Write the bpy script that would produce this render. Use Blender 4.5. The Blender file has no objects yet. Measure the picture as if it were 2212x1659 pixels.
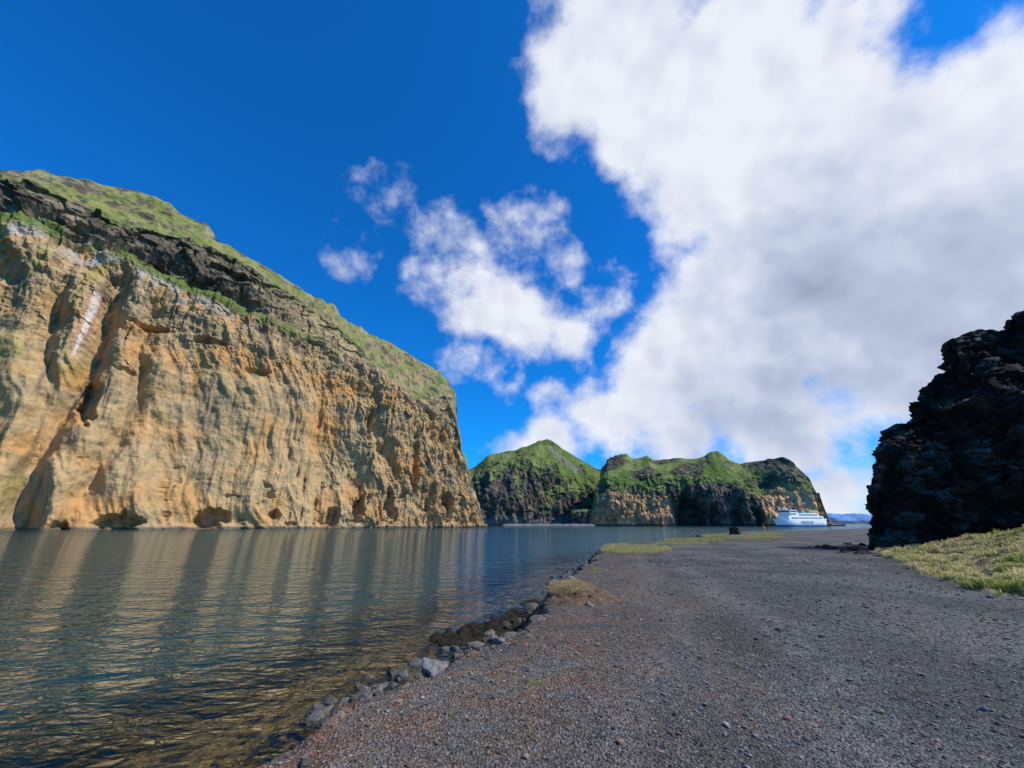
import bpy, math, random
import numpy as np
from mathutils import Vector, Matrix
random.seed(3); rng=np.random.default_rng(7)
scene=bpy.context.scene
EYE=2.6; ZP=1.0
K=1024/2212.0; FP=400.0
P=math.atan((1131*K-384)/FP); SP,CP=math.sin(P),math.cos(P)
def ray(x,y):
    X=(x*K-512)/FP; yu=(384-y*K)/FP
    return np.array([X,CP-yu*SP,SP+yu*CP])
def onz(x,y,z):
    d=ray(x,y); t=(z-EYE)/d[2]; return np.array([d[0]*t,d[1]*t])
def sm(a,b,x):
    t=np.clip((x-a)/(b-a),0,1); return t*t*(3-2*t)
# ---------------------------------------------------------------- noise
_g=np.random.default_rng(1).normal(size=(64,3)); _g/=np.linalg.norm(_g,axis=1)[:,None]
def _h(i,j,k,seed):
    n=(i*374761393+j*668265263+k*1440662683+seed*974634777)&0xffffffff
    n=((n^(n>>13))*1274126177)&0xffffffff
    return (n^(n>>16))&0xffffffff
def perlin(p,seed=0):
    p=np.asarray(p,dtype=np.float64); i=np.floor(p).astype(np.int64); f=p-i
    u=f*f*f*(f*(f*6-15)+10); r=0
    for a in (0,1):
        wa=u[:,0] if a else 1-u[:,0]
        for b in (0,1):
            wb=u[:,1] if b else 1-u[:,1]
            for c in (0,1):
                wc=u[:,2] if c else 1-u[:,2]
                g=_g[_h(i[:,0]+a,i[:,1]+b,i[:,2]+c,seed)&63]
                d=g[:,0]*(f[:,0]-a)+g[:,1]*(f[:,1]-b)+g[:,2]*(f[:,2]-c)
                r=r+d*wa*wb*wc
    return r*1.5
def fbm(p,o=4,seed=0,gain=.5):
    r=0;a=1.0
    for k in range(o):
        r=r+a*perlin(p*(2.03**k),seed+k*17); a*=gain
    return r
def ridged(p,o=4,seed=0,gain=.5):
    r=0;a=1.0
    for k in range(o):
        r=r+a*(1-2*np.abs(perlin(p*(2.03**k),seed+k*17))); a*=gain
    return r
def cells(p,seed=0):
    p=np.asarray(p,dtype=np.float64); base=np.floor(p-.5).astype(np.int64)
    best=np.full(len(p),1e9); val=np.zeros(len(p)); tilt=np.zeros(len(p))
    for a in (0,1):
        for b in (0,1):
            for c in (0,1):
                ci=base+np.array([a,b,c])
                h=_h(ci[:,0],ci[:,1],ci[:,2],seed)
                off=np.stack([(h&255)/255.,((h>>8)&255)/255.,((h>>16)&255)/255.],1)*.8+.1
                dv=p-(ci+off); d=(dv**2).sum(1)
                m=d<best; best=np.where(m,d,best)
                h2=_h(ci[:,0],ci[:,1],ci[:,2],seed+91)
                val=np.where(m,(h2&1023)/511.5-1,val)
                g=_g[(h2>>10)&63]
                tilt=np.where(m,(g*dv).sum(1),tilt)
    return val,tilt,np.sqrt(best)
# ---------------------------------------------------------------- mesh helpers
def mesh_obj(name,V,F,col=None,smooth=False,mat=None,props=None,attrs=None,parent=None):
    me=bpy.data.meshes.new(name); V=np.asarray(V,dtype=np.float32); F=np.asarray(F,dtype=np.int32)
    me.vertices.add(len(V)); me.vertices.foreach_set('co',V.ravel())
    n,a=F.shape
    me.loops.add(n*a); me.loops.foreach_set('vertex_index',F.ravel())
    me.polygons.add(n); me.polygons.foreach_set('loop_start',np.arange(n,dtype=np.int32)*a)
    me.update(calc_edges=True)
    me.polygons.foreach_set('use_smooth',np.full(n,smooth))
    if col is not None:
        ca=me.color_attributes.new('Col','FLOAT_COLOR','POINT')
        c=np.ones((len(V),4),dtype=np.float32); c[:,:3]=col; ca.data.foreach_set('color',c.ravel())
    for k,v in (attrs or {}).items():
        at=me.attributes.new(k,'FLOAT','POINT'); at.data.foreach_set('value',np.asarray(v,dtype=np.float32))
    o=bpy.data.objects.new(name,me); scene.collection.objects.link(o)
    if mat: me.materials.append(mat)
    for k,v in (props or {}).items(): o[k]=v
    if parent: o.parent=parent
    return o
def grid_faces(nr,nc):
    i=np.arange(nr-1)[:,None]*nc+np.arange(nc-1)[None,:]
    return np.stack([i,i+1,i+nc+1,i+nc],-1).reshape(-1,4)
# ---------------------------------------------------------------- materials
def newmat(name):
    m=bpy.data.materials.new(name); m.use_nodes=True; nt=m.node_tree
    b=nt.nodes['Principled BSDF']; return m,nt,b
def N(nt,t,**kw):
    n=nt.nodes.new(t)
    for k,v in kw.items(): setattr(n,k,v)
    return n
def attr_mat(name,scale=1.,bump=.5,lo=.6,hi=1.35,rough=.95,stretch=(1,1,1),voro=None,vstr=0,spec=.15,detail=8):
    m,nt,b=newmat(name); L=nt.links
    tc=N(nt,'ShaderNodeTexCoord'); mp=N(nt,'ShaderNodeMapping'); mp.inputs['Scale'].default_value=stretch
    L.new(tc.outputs['Object'],mp.inputs[0])
    at=N(nt,'ShaderNodeAttribute',attribute_name='Col')
    n1=N(nt,'ShaderNodeTexNoise'); n1.inputs['Scale'].default_value=scale; n1.inputs['Detail'].default_value=detail; n1.inputs['Roughness'].default_value=.62
    L.new(mp.outputs[0],n1.inputs['Vector'])
    mr=N(nt,'ShaderNodeMapRange'); mr.inputs[1].default_value=.3; mr.inputs[2].default_value=.7; mr.inputs[3].default_value=lo; mr.inputs[4].default_value=hi
    L.new(n1.outputs['Fac'],mr.inputs[0])
    fac=mr.outputs[0]; hgt=n1.outputs['Fac']
    if voro:
        v=N(nt,'ShaderNodeTexVoronoi'); v.inputs['Scale'].default_value=voro; L.new(tc.outputs['Object'],v.inputs['Vector'])
        sx=N(nt,'ShaderNodeSeparateColor'); L.new(v.outputs['Color'],sx.inputs[0])
        mr2=N(nt,'ShaderNodeMapRange'); mr2.inputs[3].default_value=1-vstr; mr2.inputs[4].default_value=1+vstr
        L.new(sx.outputs[0],mr2.inputs[0])
        mu=N(nt,'ShaderNodeMath',operation='MULTIPLY'); L.new(fac,mu.inputs[0]); L.new(mr2.outputs[0],mu.inputs[1]); fac=mu.outputs[0]
        ad=N(nt,'ShaderNodeMath',operation='SUBTRACT'); L.new(n1.outputs['Fac'],ad.inputs[0]); L.new(v.outputs['Distance'],ad.inputs[1]); hgt=ad.outputs[0]
    vm=N(nt,'ShaderNodeVectorMath',operation='SCALE'); L.new(at.outputs['Color'],vm.inputs[0]); L.new(fac,vm.inputs['Scale'])
    L.new(vm.outputs[0],b.inputs['Base Color'])
    if bump>0:
        bp=N(nt,'ShaderNodeBump'); bp.inputs['Strength'].default_value=1; bp.inputs['Distance'].default_value=bump
        L.new(hgt,bp.inputs['Height']); L.new(bp.outputs[0],b.inputs['Normal'])
    b.inputs['Roughness'].default_value=rough; b.inputs['Specular IOR Level'].default_value=spec
    return m
def plain(name,col,rough=.5,var=.15,scale=2.,metal=0):
    m,nt,b=newmat(name); L=nt.links
    tc=N(nt,'ShaderNodeTexCoord'); n1=N(nt,'ShaderNodeTexNoise'); n1.inputs['Scale'].default_value=scale; n1.inputs['Detail'].default_value=5
    L.new(tc.outputs['Object'],n1.inputs['Vector'])
    mr=N(nt,'ShaderNodeMapRange'); mr.inputs[1].default_value=.3; mr.inputs[2].default_value=.7; mr.inputs[3].default_value=1-var; mr.inputs[4].default_value=1+var*.5
    L.new(n1.outputs['Fac'],mr.inputs[0])
    vm=N(nt,'ShaderNodeVectorMath',operation='SCALE'); vm.inputs[0].default_value=col; L.new(mr.outputs[0],vm.inputs['Scale'])
    L.new(vm.outputs[0],b.inputs['Base Color']); b.inputs['Roughness'].default_value=rough; b.inputs['Metallic'].default_value=metal
    return m
# ---------------------------------------------------------------- massif builder
class Massif:
    def __init__(s,P0,P1):
        s.P0=np.array(P0,float); d=np.array(P1,float)-s.P0; s.L=np.linalg.norm(d); s.T=d/s.L
        s.n=np.array([-s.T[1],s.T[0]])
        if s.n.dot(s.P0)<0 and s.n[1]<0: s.n=-s.n
    def sz(s,x,y,b=0):
        d=ray(x,y); O=s.P0+s.n*b
        cr=lambda a,c:a[0]*c[1]-a[1]*c[0]
        t=cr(O,s.T)/cr(d[:2],s.T); p=d[:2]*t
        return (p-O).dot(s.T), EYE+t*d[2]
    def rail(s,pts):
        return np.array(sorted([(*s.sz(x,y,b),b) for x,y,b in pts]))
    def build(s,name,s0,s1,nc,rails,rows,disp,color,mat,props,backb=60,foot_b=0.,footz=-4,smooth=False):
        S=np.linspace(s0,s1,nc)
        R=[(np.full(nc,foot_b),np.full(nc,float(footz)))]
        RR=[s.rail(r) for r in rails]
        top=np.interp(S,RR[-1][:,0],RR[-1][:,1])
        for r in RR:
            R.append((np.interp(S,r[:,0],r[:,2]),np.minimum(np.interp(S,r[:,0],r[:,1]),top)))
        for i in range(1,len(R)):
            R[i]=(np.maximum(R[i][0],R[i-1][0]+.3),np.maximum(R[i][1],R[i-1][1]))
        R.append((R[-1][0]+backb,top*.7-2)); R.append((R[-1][0]+backb*1.5,np.full(nc,-8.)))
        B=[];Z=[];SEG=[]
        for i in range(len(R)-1):
            tt=np.linspace(0,1,rows[i],endpoint=False)
            for t in tt:
                B.append(R[i][0]*(1-t)+R[i+1][0]*t); Z.append(R[i][1]*(1-t)+R[i+1][1]*t); SEG.append(np.full(nc,i+t))
        B=np.array(B);Z=np.array(Z);SEG=np.array(SEG); nr=len(B); SS=np.broadcast_to(S,B.shape)
        for _ in range(2):
            Bc=B.copy();Zc=Z.copy()
            B[1:-1]=(Bc[:-2]+2*Bc[1:-1]+Bc[2:])/4; Z[1:-1]=(Zc[:-2]+2*Zc[1:-1]+Zc[2:])/4
        V=np.stack([s.P0[0]+s.T[0]*SS+s.n[0]*B,s.P0[1]+s.T[1]*SS+s.n[1]*B,Z],-1)
        def normals(V):
            du=np.gradient(V,axis=1); dv=np.gradient(V,axis=0); n=np.cross(du,dv); n/=np.linalg.norm(n,axis=2)[...,None]+1e-9
            return n
        nn=normals(V)
        flip=(nn[2,nc//2,:2]*s.n).sum()>0
        if flip: nn=-nn
        p=V.reshape(-1,3); d=disp(s,SS.ravel(),Z.ravel(),SEG.ravel(),p,top=np.broadcast_to(top,B.shape).ravel())
        p2=p+nn.reshape(-1,3)*d[:,None]
        n2=normals(p2.reshape(nr,nc,3))
        if flip: n2=-n2
        col=color(s,SS.ravel(),p2[:,2],SEG.ravel(),p2,n2[...,2].ravel(),d)
        F=grid_faces(nr,nc)
        if flip: F=F[:,::-1]
        return mesh_obj(name,p2,F,np.clip(col,0.004,.9),smooth,mat,props)
def mix(a,b,t): 
    t=np.clip(t,0,1)[:,None]; return np.asarray(a)*(1-t)+np.asarray(b)*t
# ================================================================= LEFT SEA CLIFF
C1=Massif((-205,171),(-25,329))
skyl=[(-700,420,60),(-300,380,60),(0,370,60),(60,373,60),(90,368,60),(150,385,60),(200,396,59),(240,405,58),(300,412,57),(330,420,56),(365,440,54),(390,460,52),(430,478,51),(450,487,50),(470,515,48),(520,545,45),(565,575,44),(600,592,43),(640,620,42),(680,640,41),(708,652,40),(722,650,39),(735,682,38),(800,720,34),(860,750,32),(900,775,30),(940,795,28),(968,820,24),(982,850,20),(986,915,16),(1000,970,12),(1018,1010,8),(1033,1060,5),(1040,1110,3),(1043,1136,2)]
ledge=[(-600,560,12),(-200,500,12),(0,478,12),(100,492,13),(200,522,14),(290,562,14),(380,612,14),(470,655,14),(540,685,14),(600,705,13),(700,740,12),(800,800,11),(900,870,10),(965,900,9),(985,960,7),(1010,1030,4),(1040,1125,1)]
bench=[(x,y-7,b+8) for x,y,b in ledge]
dark=[(-600,430,34),(-200,400,33),(0,388,32),(60,400,31),(130,425,31),(200,458,30),(260,488,30),(340,505,30),(400,515,30),(470,545,32),(540,575,34),(590,616,34),(650,652,34),(700,688,33),(740,718,31),(780,760,27),(820,806,24),(880,856,22),(930,866,20),(960,855,19),(984,905,15),(1010,1010,8),(1041,1128,2)]
gash=[C1.sz(x,y,3) for x,y in [(250,590),(235,690),(200,790),(130,900),(85,1000),(55,1140)]]
gash2=[C1.sz(x,y,3) for x,y in [(130,600),(100,720),(105,820),(60,960),(20,1140)]]
gash3=[C1.sz(x,y,3) for x,y in [(330,640),(300,760),(300,860),(255,960),(180,1060),(140,1140)]]
def polydist(S,Z,pts):
    best=np.full(S.shape,1e9)
    for (a,b),(c,d) in zip(pts[:-1],pts[1:]):
        vx,vy=c-a,d-b; t=np.clip(((S-a)*vx+(Z-b)*vy)/(vx*vx+vy*vy),0,1)
        best=np.minimum(best,np.hypot(S-a-t*vx,Z-b-t*vy))
    return best
def pxr(m,x,y,rx,ry):
    s,z=m.sz(x,y,2); s2,_=m.sz(x+rx,y,2); _,z2=m.sz(x,y-ry,2); return s,z,abs(s2-s),abs(z2-z)
caves=[(*pxr(C1,255,1132,52,24),9),(*pxr(C1,455,1122,36,22),8),(*pxr(C1,130,1140,24,14),6),(*pxr(C1,190,870,28,55),8),(*pxr(C1,720,1115,16,22),5),(*pxr(C1,775,1105,16,28),6),(*pxr(C1,840,1090,12,44),6),(*pxr(C1,900,1000,9,60),6),(*pxr(C1,960,1100,12,36),7),(*pxr(C1,330,700,50,9),5),(*pxr(C1,450,735,50,9),5),(*pxr(C1,590,1112,14,14),5),(*pxr(C1,800,920,9,50),5),(*pxr(C1,560,800,30,7),3),(*pxr(C1,900,850,14,30),5),(*pxr(C1,270,800,24,6),3)]
def disp1(m,S,Z,G,p,top):
    q=np.stack([S,Z,np.zeros_like(S)],1); face=sm(1.15,.95,G); zl=Z/130
    up=sm(.45,.95,zl); right=sm(90,190,S); fade=sm(40,120,S); z0=0*S
    warp=fbm(q/45,2,5)*8; w2=fbm(q/9,3,6); rough=np.clip(right+up*.8,0,1.3)
    d=fbm(np.stack([(S+warp+Z*.3)/60,Z/130,z0],1),3,11)*10*face
    d+=face*fbm(np.stack([(S+warp+Z*.28)/20,Z/75,z0],1),4,12,.48)*4.6
    cv,ct,_=cells(np.stack([(S+Z*.14)/9+w2*.12,Z/24+w2*.08,z0+.5],1),162); d+=face*(cv*.4+ct*1.3)*(.05+1.4*rough)
    cv,ct,_=cells(np.stack([S/3.4+w2*.2,Z/8+w2*.15,z0+.5],1),163); d+=face*(cv*.3+ct*.8)*(.12+1.2*rough)
    fl=ridged(np.stack([(S+warp+Z*.24)/17,Z/80,z0],1),5,23,.55); d+=face*(fl-.6)*(1.0+1.6*right+.7*up)
    fs=ridged(np.stack([(S+warp+Z*.1)/5,Z/26,z0],1),4,29,.55); d+=face*(fs-.6)*(.32+.4*rough)
    grass=sm(2.9,3.1,G)
    d+=fbm(p/12,5,41,.5)*(1.5+2.2*up*face+1.4*right*face)*(1-grass*.5)
    band=((G>1.0)&(G<3.0)).astype(float)
    cv,ct,_=cells(np.stack([S/14,Z/6,p[:,1]/14],1)+fbm(p/14,3,56)[:,None]*.5,52); d+=band*(cv*3.0+ct*3.0)*(1-.6*fade)
    cv,ct,_=cells(np.stack([S/3.6,Z/2.8,p[:,1]/3],1),53); d+=(band*(.8-.3*fade)+.45*up*face+.3*right*face)*(cv*.7+ct*.9)
    d-=band*9*np.exp(-((G-2.22+.12*w2)/.18)**2)*(1-fade)
    pk=fbm(np.stack([S/11+warp*.05,Z/7,z0],1),3,61); d-=face*np.clip(pk-.40,0,1)*9*sm(45,5,Z)
    pk=fbm(np.stack([S/4,Z/12,z0],1),3,62); d-=face*np.clip(pk-.36,0,1)*7*sm(95,20,Z)*sm(50,130,S)
    for gs,dep,wd in ((gash,7.5,4.0),(gash2,5,3.2),(gash3,4.5,3.0)):
        g=polydist(S+warp*.15+w2*1.5,Z,gs); d-=face*dep*np.exp(-(g/wd)**2)*sm(150,110,Z); d+=face*dep*.45*np.exp(-((g-10)/7.)**2)
    for s,z,rs,rz,dep in caves:
        r=np.sqrt(((S-s)/rs)**2+((Z-z)/rz)**2)+.5*fbm(q/6,3,77)
        d-=face*dep*sm(1.1,.45,r)
    d+=grass*(ridged(p/18,3,97)-.6)*1.5+np.where(G>4,fbm(p/20,3,9)*2,0)
    d+=face*sm(3,0,Z)*(.9+.9*perlin(q/4,66))
    return d
streak=[C1.sz(x,y,5) for x,y in [(212,630),(196,672),(180,720),(150,785)]]
def col1(m,S,Z,G,p,nz,d):
    q=np.stack([S,Z,0*S],1)
    tan=np.array([.43,.285,.133]); och=np.array([.47,.255,.094]); gry=np.array([.30,.215,.118]); drk=np.array([.12,.09,.058]); pale=np.array([.51,.375,.22])
    st=fbm(np.stack([(S+Z*.1)/6,Z/70,0*S],1),5,101,.6); bl=fbm(q/26,4,102); b2=fbm(q/9,4,105)
    c=mix(tan,och,sm(-.1,.45,bl+.3*st)); c=mix(c,pale,sm(.15,.7,st-.25*bl)*.45)
    c=mix(c,gry,sm(.05,.6,b2-.5*bl+.35*sm(.35,1,Z/125))*.75)
    c=mix(c,gry*np.array([.95,.97,.9]),sm(110,200,S)*.6*sm(-.35,.3,b2))
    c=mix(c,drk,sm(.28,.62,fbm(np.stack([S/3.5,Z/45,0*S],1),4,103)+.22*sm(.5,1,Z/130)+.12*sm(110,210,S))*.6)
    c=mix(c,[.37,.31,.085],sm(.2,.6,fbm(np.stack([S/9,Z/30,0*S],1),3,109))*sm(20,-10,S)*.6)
    c=mix(c,drk,sm(.5,-6.,d+4)*.35)  # recess shading painted into the colour, darker where the surface is pushed in
    c=mix(c,[.38,.355,.30],sm(.87,.95,G)*sm(90,30,S)*sm(-.2,.2,b2)*.75)
    c=mix(c,[.12,.155,.03],sm(.55,.85,nz)*sm(50,100,Z)*.7*sm(-.1,.3,b2)*sm(.9,.8,G))
    sA=np.array(streak); tz=np.interp(Z,sA[::-1,1],sA[::-1,0]); inz=sm(sA[-1,1]-2,sA[-1,1]+10,Z)*sm(sA[0,1]+1,sA[0,1]-1,Z)
    wdt=.35+.75*sm(sA[-1,1],sA[0,1],Z); g=np.abs(S-tz+.7*fbm(np.stack([S*0,Z/6,0*S],1),2,8))
    c=mix(c,[.48,.26,.16],sm(4.5,1.0,g)*inz*.6); c=mix(c,[.66,.58,.50],sm(wdt*1.7,wdt*.6,g)*inz*.85)
    fade=sm(40,120,S)
    dk=mix([.12,.095,.066],[.27,.205,.13],sm(-.05,.5,b2+.4*bl)); dk=mix(dk,[.07,.058,.043],sm(-.05,.35,fbm(p/6,4,120)))
    dk=mix(dk,mix([.36,.26,.14],[.16,.122,.078],sm(-.05,.5,fbm(p/7,4,121))),fade*.95)
    grn=mix([.21,.215,.068],[.14,.175,.045],sm(-.3,.4,fbm(p/14,3,130))); grn=mix(grn,[.27,.235,.125],sm(.1,.5,fbm(p/26,3,131))*.6*sm(160,100,S))
    grn=mix(grn,[.17,.225,.05],sm(110,170,S)*.7)
    c=mix(c,dk,sm(.94,1.02,G))
    strip=sm(.95,1.0,G)*sm(1.95,1.6,G)*sm(-.35,.0,fbm(q/10,3,140)+.1)*sm(130,70,S)
    c=mix(c,[.12,.17,.035],strip*.9)
    c=mix(c,[.13,.17,.04],((G>1)&(G<3))*sm(.2,.45,fbm(p/10,4,145))*sm(.25,.5,nz)*.9)
    gn=fbm(np.stack([S/14,G*3,0*S],1),4,141)
    gm=sm(2.75,3.0,G+.35*gn)*sm(.15,.4,nz+.2*b2)*(1-.85*sm(.14,.36,fbm(p/12,4,143)-.1*sm(3.6,3.2,G)-.12*sm(120,170,S)))
    c=mix(c,grn,gm)
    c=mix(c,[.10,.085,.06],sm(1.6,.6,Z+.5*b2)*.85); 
    return c*(1+.10*b2[:,None])
rock1=attr_mat('weathered_palagonite',.45,.75,.80,1.18,stretch=(1,1,.6))
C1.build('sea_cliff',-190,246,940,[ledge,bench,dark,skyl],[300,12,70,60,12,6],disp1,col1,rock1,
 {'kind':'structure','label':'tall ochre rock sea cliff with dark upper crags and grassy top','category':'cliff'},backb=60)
# ================================================================= FAR MASSIFS
def dispf(amp,cell,cav=(),seed=0,ntop=2.):
    def f(m,S,Z,G,p,top):
        q=np.stack([S,Z,0*S],1); w=sm(ntop*.85,ntop*.45,G)
        d=fbm(p/70,3,200+seed)*amp*1.3*(.25+.75*w)+(ridged(np.stack([S/30,Z/90,p[:,1]/60],1),4,210+seed,.55)-.6)*amp*.6*(w*.85+.15)
        d+=fbm(p/14,4,220+seed,.6)*amp*.35*(w*.8+.2)
        crag=sm(-.02,.28,fbm(p/38,3,225+seed))
        cv,ct,_=cells(p/np.array([cell,cell,cell*1.3]),230+seed); d+=(cv*.35+ct*.5)*amp*.45*(w*.8+.6*crag)
        cv,ct,_=cells(p/np.array([cell*.4,cell*.4,cell*.5]),235+seed); d+=(cv*.35+ct*.5)*amp*.25*(w*.8+.9*crag)
        d*=sm(-2,12,Z)*.75+.25
        for s,z,rs,rz,dep in cav:
            r=np.sqrt(((S-s)/rs)**2+((Z-z)/rz)**2)+.22*perlin(q/9,77)
            d-=(G<1.1)*dep*sm(1.1,.7,r)
        return d
    return f
C2=Massif((-120,670),(170,640))
sk2=[(880,1040,90),(1000,1020,90),(1028,1008,90),(1045,993,90),(1060,980,90),(1085,978,90),(1115,974,90),(1128,966,92),(1142,963,95),(1165,951,100),(1182,946,104),(1198,953,102),(1212,966,99),(1240,984,95),(1270,1001,90),(1300,1018,80),(1340,1030,80),(1500,1060,80)]
ct2=[(880,1090,30),(1030,1055,30),(1080,1015,36),(1120,1005,40),(1160,1022,40),(1200,1055,34),(1250,1062,34),(1300,1070,30),(1500,1090,30)]
def colf(kind):
    def f(m,S,Z,G,p,nz,d):
        b=fbm(p/32,3,301); b2=fbm(p/9,4,302); crag=sm(.05,.3,fbm(p/38,3,225+(1 if kind==1 else 5)))
        drk=mix([.06,.053,.042],[.14,.115,.088],sm(-.2,.5,b2))
        grn=mix([.10,.15,.032],[.185,.215,.06],sm(-.2,.4,b)); grn=mix(grn,[.21,.185,.10],sm(.2,.6,b2)*.45)
        c=drk
        if kind==2:
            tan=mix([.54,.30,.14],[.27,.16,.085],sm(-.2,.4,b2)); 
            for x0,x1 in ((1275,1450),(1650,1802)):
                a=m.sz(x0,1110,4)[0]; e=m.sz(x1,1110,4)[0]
                lit=tan*(1.35 if x0>1500 else 1.0)  # sunlight on the right end painted in as a brighter tan
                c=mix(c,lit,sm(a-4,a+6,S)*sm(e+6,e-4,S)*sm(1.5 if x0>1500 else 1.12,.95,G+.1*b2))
        else:
            c=mix(c,grn*.8,sm(.12,.4,fbm(np.stack([S/28,Z/18,0*S],1),4,310))*sm(.05,.4,nz+.1)*.75)
        thr=.88 if kind==1 else 1.05
        gmask=sm(.16,.36,nz+.12*b)*sm(thr-.1,thr+.25,G+.4*b)*(1-.85*crag*(1 if kind==2 else .7))
        c=mix(c,grn,gmask)
        if kind==1:
            c=mix(c,[.16,.155,.14],sm(14,6,Z+8*b)*.8)
            g=polydist(S,Z,[m.sz(1190,965,70),m.sz(1215,990,65),m.sz(1245,1015,60)])
            c=mix(c,[.24,.22,.17],sm(8,2,g+3*b2)*.6)
        c=mix(c,[.03,.028,.025],sm(2.5,1,Z))
        return c
    return f
rockf=attr_mat('basalt_and_turf',.25,1.0,.75,1.25)
C2.build('green_mountain',-120,420,560,[ct2,sk2],[110,90,8,4],dispf(8,22,(),1),colf(1),rockf,
 {'kind':'structure','label':'pointed green headland with dark basalt crags above water','category':'mountain'},backb=80)
C3=Massif((100,575),(372,500))
sk3=[(1279,1100,10),(1286,1050,30),(1298,1016,60),(1312,992,70),(1330,984,75),(1352,979,80),(1366,989,80),(1385,987,80),(1398,982,80),(1412,991,80),(1440,990,80),(1465,989,80),(1500,991,80),(1522,984,80),(1535,975,78),(1550,973,78),(1575,992,75),(1598,1001,70),(1625,996,64),(1655,993,55),(1690,989,45),(1705,996,38),(1720,1010,35),(1745,1032,25),(1765,1062,16),(1776,1092,9),(1788,1115,6),(1797,1134,3)]
ct3=[(1278,1110,5),(1290,1080,6),(1310,1070,7),(1380,1072,8),(1440,1072,9),(1462,1058,9),(1530,1060,10),(1600,1068,9),(1650,1072,9),(1690,1048,9),(1740,1052,8),(1762,1072,7),(1776,1100,4),(1797,1134,1)]
md3=[(1279,1105,8),(1290,1062,22),(1315,1035,30),(1380,1035,34),(1440,1030,34),(1530,1030,36),(1600,1035,34),(1650,1030,30),(1690,1015,24),(1740,1040,18),(1765,1068,12),(1776,1096,7),(1797,1134,2)]
cav3=[(*pxr(C3,1492,1112,34,42),30),(*pxr(C3,1590,1120,14,22),9),(*pxr(C3,1640,1120,10,24),8),(*pxr(C3,1320,1122,14,10),6),(*pxr(C3,1545,1115,12,30),8)]
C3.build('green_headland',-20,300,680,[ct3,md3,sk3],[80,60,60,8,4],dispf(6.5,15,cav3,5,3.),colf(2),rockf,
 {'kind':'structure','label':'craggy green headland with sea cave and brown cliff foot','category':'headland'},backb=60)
far=Massif((900,2600),(2600,2300))
hz=attr_mat('hazy_rock',.01,1,.9,1.1)  # distance haze is painted into the blue vertex colours used with this
far_sk=[(1760,1120,60),(1785,1117,60),(1800,1119,60),(1808,1124,40),(1816,1132,10)]
far.build('distant_island',0,1800,160,[[(x,1131-(1131-y)*.4,b*.5) for x,y,b in far_sk],far_sk],[14,14,4,3],
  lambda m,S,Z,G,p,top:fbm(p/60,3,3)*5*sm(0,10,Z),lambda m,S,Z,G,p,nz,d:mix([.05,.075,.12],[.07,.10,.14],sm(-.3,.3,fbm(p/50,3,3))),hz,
  {'kind':'structure','label':'low dark island beyond the headland','category':'island'})
far2=Massif((6000,22000),(24000,16000))
f2=[(1500,1128,900),(1700,1122,900),(1790,1112,900),(1815,1110,900),(1850,1108,900),(1880,1112,900),(1950,1110,900),(2100,1118,900),(2300,1128,900)]
far2.build('distant_mountain',-2000,26000,200,[f2],[20,4,3],lambda m,S,Z,G,p,top:fbm(p/900,4,3)*120*sm(0,100,Z),
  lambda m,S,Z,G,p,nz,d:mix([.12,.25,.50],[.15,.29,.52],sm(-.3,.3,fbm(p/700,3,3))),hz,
  {'kind':'structure','label':'hazy blue mountain range across the sea','category':'mountain'},backb=900)
# ================================================================= BLACK LAVA OUTCROP
C4=Massif((22.6,27.6),(22.6+16,27.6-12))
sk4=[(1872,1190,.3),(1882,1150,1),(1892,1080,1.8),(1905,1010,2.6),(1926,955,3),(1938,905,3.6),(1962,862,4.2),(1988,826,4.8),(2018,804,5.5),(2052,780,6),(2070,750,6.5),(2110,732,7),(2155,709,7),(2212,688,7),(2400,650,7),(2700,640,7)]
md4=[(1870,1190,.1),(1886,1130,.7),(1902,1060,1.3),(1932,990,1.7),(1970,930,2.2),(2015,890,2.8),(2100,870,3),(2212,850,3.2),(2500,830,3.4)]
def disp4(m,S,Z,G,p,top):
    w=sm(-.3,5,S)*.82+.18
    d=fbm(p/4.5,3,400)*1.3
    cv,ct,_=cells(p/np.array([2.2,2.2,1.7])+fbm(p/3,2,5)[:,None]*.3,401); d+=(cv*.35+ct*.7)
    cv,ct,_=cells(p/np.array([.9,.9,.65])+fbm(p/1.5,3,4)[:,None]*.6,402); d+=(cv*.2+ct*.35)
    d*=w
    cv,ct,_=cells(p/np.array([.38,.38,.28])+fbm(p/.6,2,6)[:,None]*.4,403); d+=(cv*.08+ct*.18)*(w*.6+.4)
    d+=fbm(p/.5,4,404,.6)*.16
    return np.clip(d,-1.3,.9)
def col4(m,S,Z,G,p,nz,d):
    b=fbm(p/1.2,4,410)
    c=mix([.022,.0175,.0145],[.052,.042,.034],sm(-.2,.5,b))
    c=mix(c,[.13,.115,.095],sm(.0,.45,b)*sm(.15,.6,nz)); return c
lava=attr_mat('black_lava',7,.12,.5,1.5,rough=.95,spec=.08)
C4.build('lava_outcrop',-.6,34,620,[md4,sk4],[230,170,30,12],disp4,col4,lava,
 {'kind':'structure','label':'jagged black lava outcrop beside the gravel path','category':'rock outcrop'},backb=5,footz=.3)
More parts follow.
